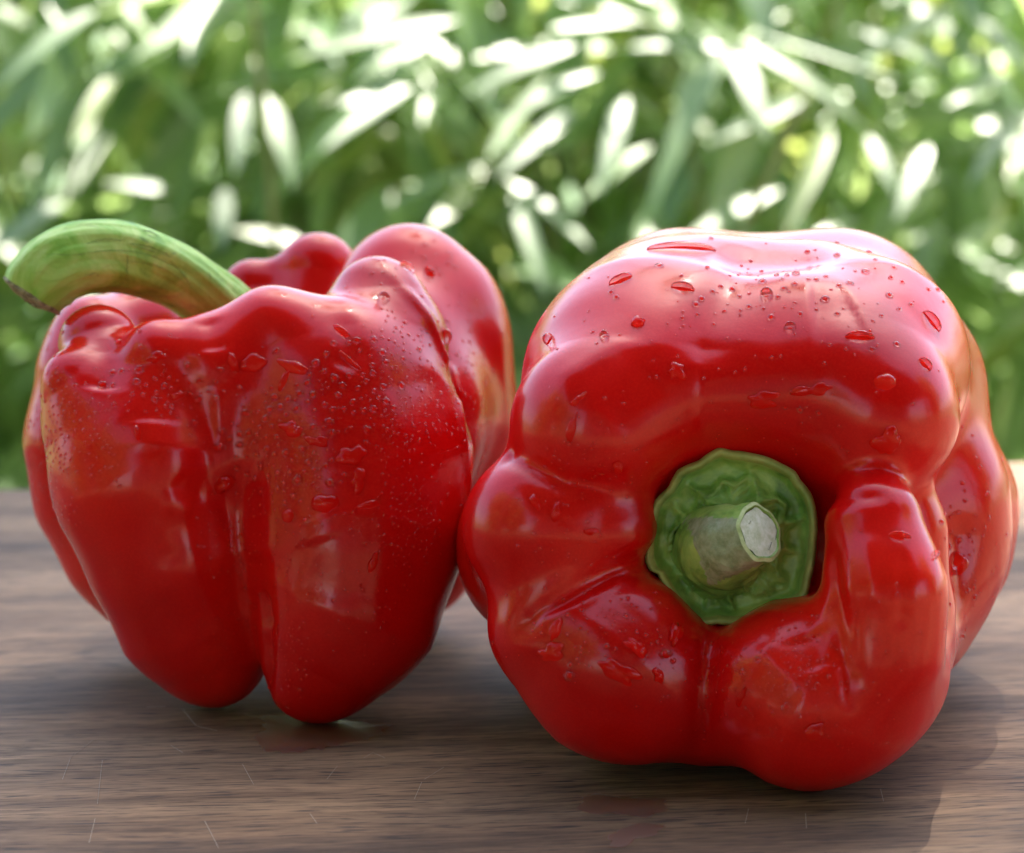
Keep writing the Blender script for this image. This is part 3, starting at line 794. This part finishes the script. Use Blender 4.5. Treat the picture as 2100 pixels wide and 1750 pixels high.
# ------------------------------------------------------------------ garden behind
gv = []; gf = []
n = 60
for i in range(n + 1):
    for j in range(n + 1):
        x = (i / n - .5); y = (j / n - .5)
        x = math.copysign(abs(x * 2) ** 2.2, x) * 200; y = math.copysign(abs(y * 2) ** 2.2, y) * 200
        gv.append((x, y, .02 * math.sin(x * 1.3) * math.cos(y) * min(1, (abs(x) + abs(y)) / 10)))
for i in range(n):
    for j in range(n): gf.append((i * (n + 1) + j, (i + 1) * (n + 1) + j, (i + 1) * (n + 1) + j + 1, i * (n + 1) + j + 1))
g = mesh('lawn', gv, gf, M_LAWN); tag(g, kind='structure')

def leaf_mesh(name, L, W, droop, fold, mat, seed):
    r_ = random.Random(seed); V = []; F = []; n = 8
    for i in range(n + 1):
        t = i / n; wd = W * (math.sin(math.pi * min(1, t ** .75)) ** .8) * .5 + .0004
        x = L * t; z = -droop * t * t; tw = .3 * (r_.random() - .5)
        for sgn in (-1, 0, 1):
            V.append((x, sgn * wd, z + (fold * wd if sgn else 0) + tw * sgn * wd * t))
    for i in range(n):
        for a in (0, 1): F.append((i * 3 + a, (i + 1) * 3 + a, (i + 1) * 3 + a + 1, i * 3 + a + 1))
    me = bpy.data.meshes.new(name); me.from_pydata(V, [], F); me.materials.append(mat)
    me.polygons.foreach_set('use_smooth', [True] * len(F)); me.update(); return me, V, F
LEAVES = []
for i in range(12):
    LEAVES.append(leaf_mesh('leaf', random.uniform(.075, .125), random.uniform(.013, .019), random.uniform(.004, .035), random.uniform(.1, .5), M_LEAF[[0, 1, 0, 1, 2, 0, 1, 0, 1, 0, 1, 2][i]], i))
def bamboo(bx, by, height, ncane, nbranch, label, lean=0):
    root = empty('bamboo_plant', (bx, by, 0))
    tag(root, label, 'bamboo', 'leafy bamboo plants behind the table')
    cand = []
    for c_ in range(ncane):
        x0 = bx + random.uniform(-.16, .16); y0 = by + random.uniform(-.14, .14)
        lx = random.uniform(-.2, .2) + lean; ly = random.uniform(-.3, .1); hh = height * random.uniform(.85, 1.05)
        pts = [(x0 + lx * t * t, y0 + ly * t * t, hh * t, .0035 * (1 - .6 * t)) for t in (0, .3, .6, .85, 1)]
        vs, fs, fr = tube(pts, 7, lambda th, t: 1, 4)
        mesh('cane', vs, fs, M_CANE, root)
        for b_ in range(nbranch):
            f = fr[int(random.uniform(.25, 1) ** .8 * (len(fr) - 1))][0]
            az = random.uniform(0, 6.283); el = random.uniform(-.1, .6); ln = random.uniform(.06, .26)
            tip = f + Vector((math.cos(az) * math.cos(el), math.sin(az) * math.cos(el), math.sin(el))) * ln
            nl = random.randint(6, 9)
            for l_ in range(nl):
                a2 = az + (l_ / (nl - 1) - .5) * random.uniform(2.4, 3.4) + random.uniform(-.2, .2); e2_ = random.uniform(-.95, .15)
                base = tip + Vector((random.uniform(-1, 1), random.uniform(-1, 1), random.uniform(-1, 1))) * .012 if l_ < nl - 2 else f.lerp(tip, random.uniform(.5, .9))
                ax = Vector((math.cos(a2) * math.cos(e2_), math.sin(a2) * math.cos(e2_), math.sin(e2_)))
                nn = Vector((random.gauss(.05, .2 if bx > 0 else .38), random.gauss(-.5 if bx > 0 else -.4, .2 if bx > 0 else .38), 1)); sy = nn.cross(ax).normalized(); nz = ax.cross(sy)
                rot = Matrix((ax, sy, nz)).transposed().to_euler()
                cand.append((base, rot, random.randrange(12), random.uniform(.75, 1.2)))
    cand = [c for c in cand if c[0].y > 1.5]
    cand.sort(key=lambda c: c[0].y + (0 if (abs(c[0].x) < .35 * c[0].y / 1.8 + .05 and .3 < c[0].z < .95) else 5))
    for base, rot, k, s_ in cand[:230]:
        o = bpy.data.objects.new('leaf', LEAVES[k][0]); COL.objects.link(o); o.parent = root
        o.location = base - root.location; o.rotation_euler = rot; o.scale = (s_, s_, s_)
    VV = []; FF = []; MI = []
    for base, rot, k, s_ in cand[230:]:
        me, V, F = LEAVES[k]; mi_ = M_LEAF.index(me.materials[0]); m = rot.to_matrix() * s_
        b0 = len(VV); VV += [m @ Vector(v) + base for v in V]
        FF += [tuple(a + b0 for a in f) for f in F]; MI += [mi_] * len(F)
    if VV:
        o = mesh('foliage', VV, FF, M_LEAF[0], root); tag(o, kind='stuff')
        o.data.materials.append(M_LEAF[1]); o.data.materials.append(M_LEAF[2]); o.data.polygons.foreach_set('material_index', MI)
    return root
BAM = [(-1.0, 1.95, 1.05, 'leafy bamboo at the far left edge, mostly out of the photo'),
       (-.52, 1.75, .98, 'dark green bamboo behind the left edge of the photo'),
       (-.27, 1.9, 1.02, 'shaded bamboo with dark gaps behind the curved stem of the upright pepper'),
       (-.06, 1.65, .93, 'bamboo with pale hanging leaves behind the gap above the upright pepper'),
       (.12, 1.85, .98, 'bamboo with bright fanned leaves between the two peppers'),
       (.28, 1.6, .93, 'brightest sunlit bamboo with white glaring leaves above the lying pepper'),
       (.48, 1.85, .98, 'sunlit bamboo with round light spots at the right edge of the photo'),
       (.88, 1.95, 1.02, 'leafy bamboo beyond the right edge of the photo'),
       (-.15, 2.3, 1.15, 'dark bamboo farther back behind the left half of the photo'),
       (.35, 2.3, 1.15, 'dark bamboo farther back behind the right half of the photo'),
       (-.7, 2.4, 1.2, 'dark bamboo farther back at the far left'),
       (.85, 2.4, 1.2, 'dark bamboo farther back at the far right')]
PLANTS = [bamboo(x, y, h_, 8, 20, lab) for (x, y, h_, lab) in BAM]
# the long sunlit leaves that stand out of the hedge, hanging from the nearest plant
SPRAY = [((1490, 90), (1330, 360), 62), ((1500, 90), (1572, 228), 60), ((1520, 85), (1760, 215), 58), ((1490, 100), (1300, 80), 50), ((1560, 70), (1830, 150), 48), ((1190, 90), (980, 150), 52),
 ((1230, 150), (1060, 205), 46), ((940, 40), (640, 80), 56), ((870, 92), (750, 128), 44), ((200, 20), (20, 125), 54), ((240, 150), (150, 260), 44), ((505, 190), (485, 310), 50), ((545, 195), (600, 325), 54),
 ((840, 180), (680, 275), 50), ((1600, 390), (1400, 475), 60), ((1705, 250), (1635, 430), 54), ((1965, 15), (1785, 90), 58), ((1750, 60), (1950, 120), 46), ((1650, 200), (1490, 265), 50), ((1000, 340), (815, 385), 44),
 ((990, 350), (880, 475), 50), ((1040, 370), (1195, 475), 56), ((1050, 400), (1120, 565), 50), ((1000, 330), (1110, 165), 48), ((350, 392), (230, 368), 42), ((462, 385), (455, 485), 50), ((1780, 280), (1835, 370), 44),
 ((1905, 300), (1850, 405), 44), ((2060, 150), (1955, 205), 50), ((1335, 300), (1210, 375), 50), ((1285, 200), (1240, 340), 54), ((1960, 505), (2085, 420), 44), ((2095, 240), (2000, 335), 48), ((1760, 450), (1650, 495), 50),
 ((130, 415), (-10, 490), 60), ((620, 495), (490, 470), 48), ((1180, 225), (1040, 330), 52), ((1420, 130), (1390, 260), 46), ((2010, 40), (2110, 120), 50), ((700, 215), (840, 170), 40), ((1130, 60), (1290, 40), 44)]
HV = Vector((.10, -.47, .87)).normalized()
for (a, b, wpx) in SPRAY:
    d0 = random.uniform(1.38, 1.46); pa = P(*a, d0); best = None
    for d1 in np.linspace(d0 - .07, d0 + .04, 12):
        ax = P(*b, float(d1)) - pa; q = abs(ax.normalized().dot(HV))
        if best is None or q < best[0]: best = (q, ax)
    ax = best[1]; L_ = ax.length; ax = ax.normalized()
    nn = HV + Vector((random.gauss(0, .10), random.gauss(0, .10), 0)); sy = nn.cross(ax).normalized(); nz = ax.cross(sy)
    me, V, F = LEAVES[random.randrange(12)]; l0 = max(v[0] for v in V); w0 = max(v[1] for v in V) * 2
    root = min(PLANTS[:8], key=lambda r: abs(r.location.x - pa.x))
    o = bpy.data.objects.new('leaf', me); COL.objects.link(o); o.parent = root
    o.location = pa - root.location; o.rotation_euler = Matrix((ax, sy, nz)).transposed().to_euler()
    o.scale = (1.12 * L_ / l0, wpx * .8 / FPX * 1.42 / w0, L_ / l0 * .6)


# ------------------------------------------------------------------ trees added out of view to shade table and bamboo and show in the glossy skins
def tree(x, y, h, blobs, label, nleaf, size, trunk_r=.09, hole=-.18):
    root = empty('added_tree', (x, y, 0)); tag(root, label, 'tree')
    c0 = Vector(blobs[0][0])
    vs, fs, fr = tube([(x, y, 0, trunk_r * 1.5), (x, y, .3, trunk_r), (x + .05, y, h * .5, trunk_r * .8), (c0.x, c0.y, c0.z, trunk_r * .4)], 12, lambda th, t: 1 + .06 * math.sin(3 * th + 5 * t), 6)
    mesh('trunk', vs, fs, M_BARK, root)
    V = []; F = []; mi_ = []
    for (c, r) in blobs:
        c = Vector(c)
        if c is not c0: 
            vs, fs, fr = tube([(c0.x, c0.y, c0.z - .8, trunk_r * .5), (*(c0.lerp(c, .5) - Vector((0, 0, .15))), trunk_r * .3), (*c, trunk_r * .1)], 8, lambda th, t: 1, 4)
            mesh('limb', vs, fs, M_BARK, root)
        for _ in range(int(nleaf * r[0] * r[1] * r[2])):
            while 1:
                u = Vector((random.uniform(-1, 1), random.uniform(-1, 1), random.uniform(-1, 1)))
                if u.length < 1 and mn.noise(u * 2.3 + c) > hole: break
            p = c + Vector((u.x * r[0], u.y * r[1], u.z * r[2]))
            m = Euler((random.uniform(0, 6.3), random.uniform(0, 6.3), random.uniform(0, 6.3))).to_matrix()
            L_ = size * random.uniform(.6, 1.3); W_ = L_ * .45; b0 = len(V)
            V += [p + m @ Vector(q) for q in ((0, 0, 0), (L_ * .35, W_ * .5, .1 * L_), (L_ * .75, W_ * .38, .08 * L_), (L_, 0, 0), (L_ * .75, -W_ * .38, .08 * L_), (L_ * .35, -W_ * .5, .1 * L_))]
            F += [(b0, b0 + 1, b0 + 2, b0 + 3), (b0, b0 + 3, b0 + 4, b0 + 5)]
    o = mesh('crown', V, F, M_LEAF[0], root)
SD = sd
def along(p, t): return tuple(Vector(p) + SD * t)
tree(1.3, 3.9, 3.2, [(along((-.17, .60, T + .04), 3.4), (.30, .40, .25)), (along((.02, .57, T + .04), 3.3), (.15, .32, .16))], 'slender unseen tree behind the bamboo, added to shade the table', 170000, .032, .06, -9)  # unseen crown added along the sun ray to shade peppers and table
tree(-1.0, 4.6, 3.4, [(along((-.45, 1.9, .9), 3.6), (.55, .6, .5)), (along((-.9, 1.9, 1.0), 3.8), (.6, .6, .6))], 'unseen tree added behind the left half of the bamboo to keep it in shade', 1100, .09, .08)  # unseen crowns added to block sun from the left bamboo
for k_, (az, dist, h_, r_) in enumerate([(-100, 4.2, 4.2, 1.4), (-128, 4.4, 4.6, 1.4), (-146, 5.0, 4.4, 1.1), (88, 4.4, 4.2, 1.3)]):  # unseen trees added as dark shapes for the skins to reflect
    a_ = R(az); x_, y_ = math.sin(a_) * dist, .5 + math.cos(a_) * dist
    tree(x_, y_, h_, [((x_, y_, h_ - r_), (r_ * .85, r_ * .85, r_)), ((x_ + .5, y_ - .2, h_ - 2.1 * r_), (r_ * .8, r_ * .7, r_ * .7)), ((x_ - .6, y_ + .1, h_ - 1.9 * r_), (r_ * .6, r_ * .6, r_ * .7))],
         'unseen tree added for its reflection, %s' % ['at the left of the table', 'behind the camera at the far left', 'behind the camera left of the building', 'at the right of the table'][k_], 1500, .2)
M_WALL = plain('cream_render', (.30, .28, .25), (.36, .34, .31), 3, .85, .3, .004)
M_ROOF = plain('grey_roof_tile', (.16, .15, .15), (.24, .23, .22), 8, .8, .4, .01)
M_FRAME = plain('white_frame', (.7, .7, .68), (.78, .78, .76), 5, .5, .1, .001)
mg = NT('window_glass'); mg.set(Base_Color=(.03, .04, .045, 1), Roughness=.05); M_GLASS = mg.m
hr = empty('added_house', (1.6, -4.2, 0)); tag(hr, 'cream rendered building added unseen behind the camera for fill and reflections', 'added_house')  # unseen building added for front fill and reflections on the skins
def hb(name, x0, x1, y0, y1, z0, z1, mat, par=None):
    o = box(name, x0, x1, y0, y1, z0, z1, mat, par or hr, .004); 
    if par is None: o.location = -Vector(hr.location)
    return o
hb('wall', -1.0, 4.6, -6.2, -4.0, 0, 3.3, M_WALL)
hb('roof', -1.3, 4.9, -6.5, -3.55, 3.303, 3.5, M_ROOF)
M_DECK = plain('dark_stained_timber', (.07, .05, .035), (.13, .09, .06), 9, .7, .3, .002)
hb('added_porch_roof', -1.2, 4.8, -3.996, .2, 2.72, 2.84, M_DECK)  # unseen porch added to cut sky reflections and front light
for wx in (-1.1, 1.75, 4.6): hb('added_porch_post', wx, wx + .11, .0, .11, .032, 2.718, M_DECK)
for wx in (.2, 2.0, 3.6):
    wf = hb('window', wx - .45, wx + .45, -3.998, -3.93, 1.0, 2.3, M_FRAME)
    hb('pane', wx - .39, wx - .02, -3.928, -3.915, 1.06, 2.24, M_GLASS, wf); hb('pane', wx + .02, wx + .39, -3.928, -3.915, 1.06, 2.24, M_GLASS, wf)
M_PAVE = plain('grey_paving', (.24, .23, .22), (.34, .33, .31), 4, .8, .3, .003)
pv = box('added_patio', -3.2, 4.6, -3.9, 1.25, -.05, .03, M_PAVE, None, .01); tag(pv, kind='structure')  # unseen paving added so the skins reflect neutral grey from below
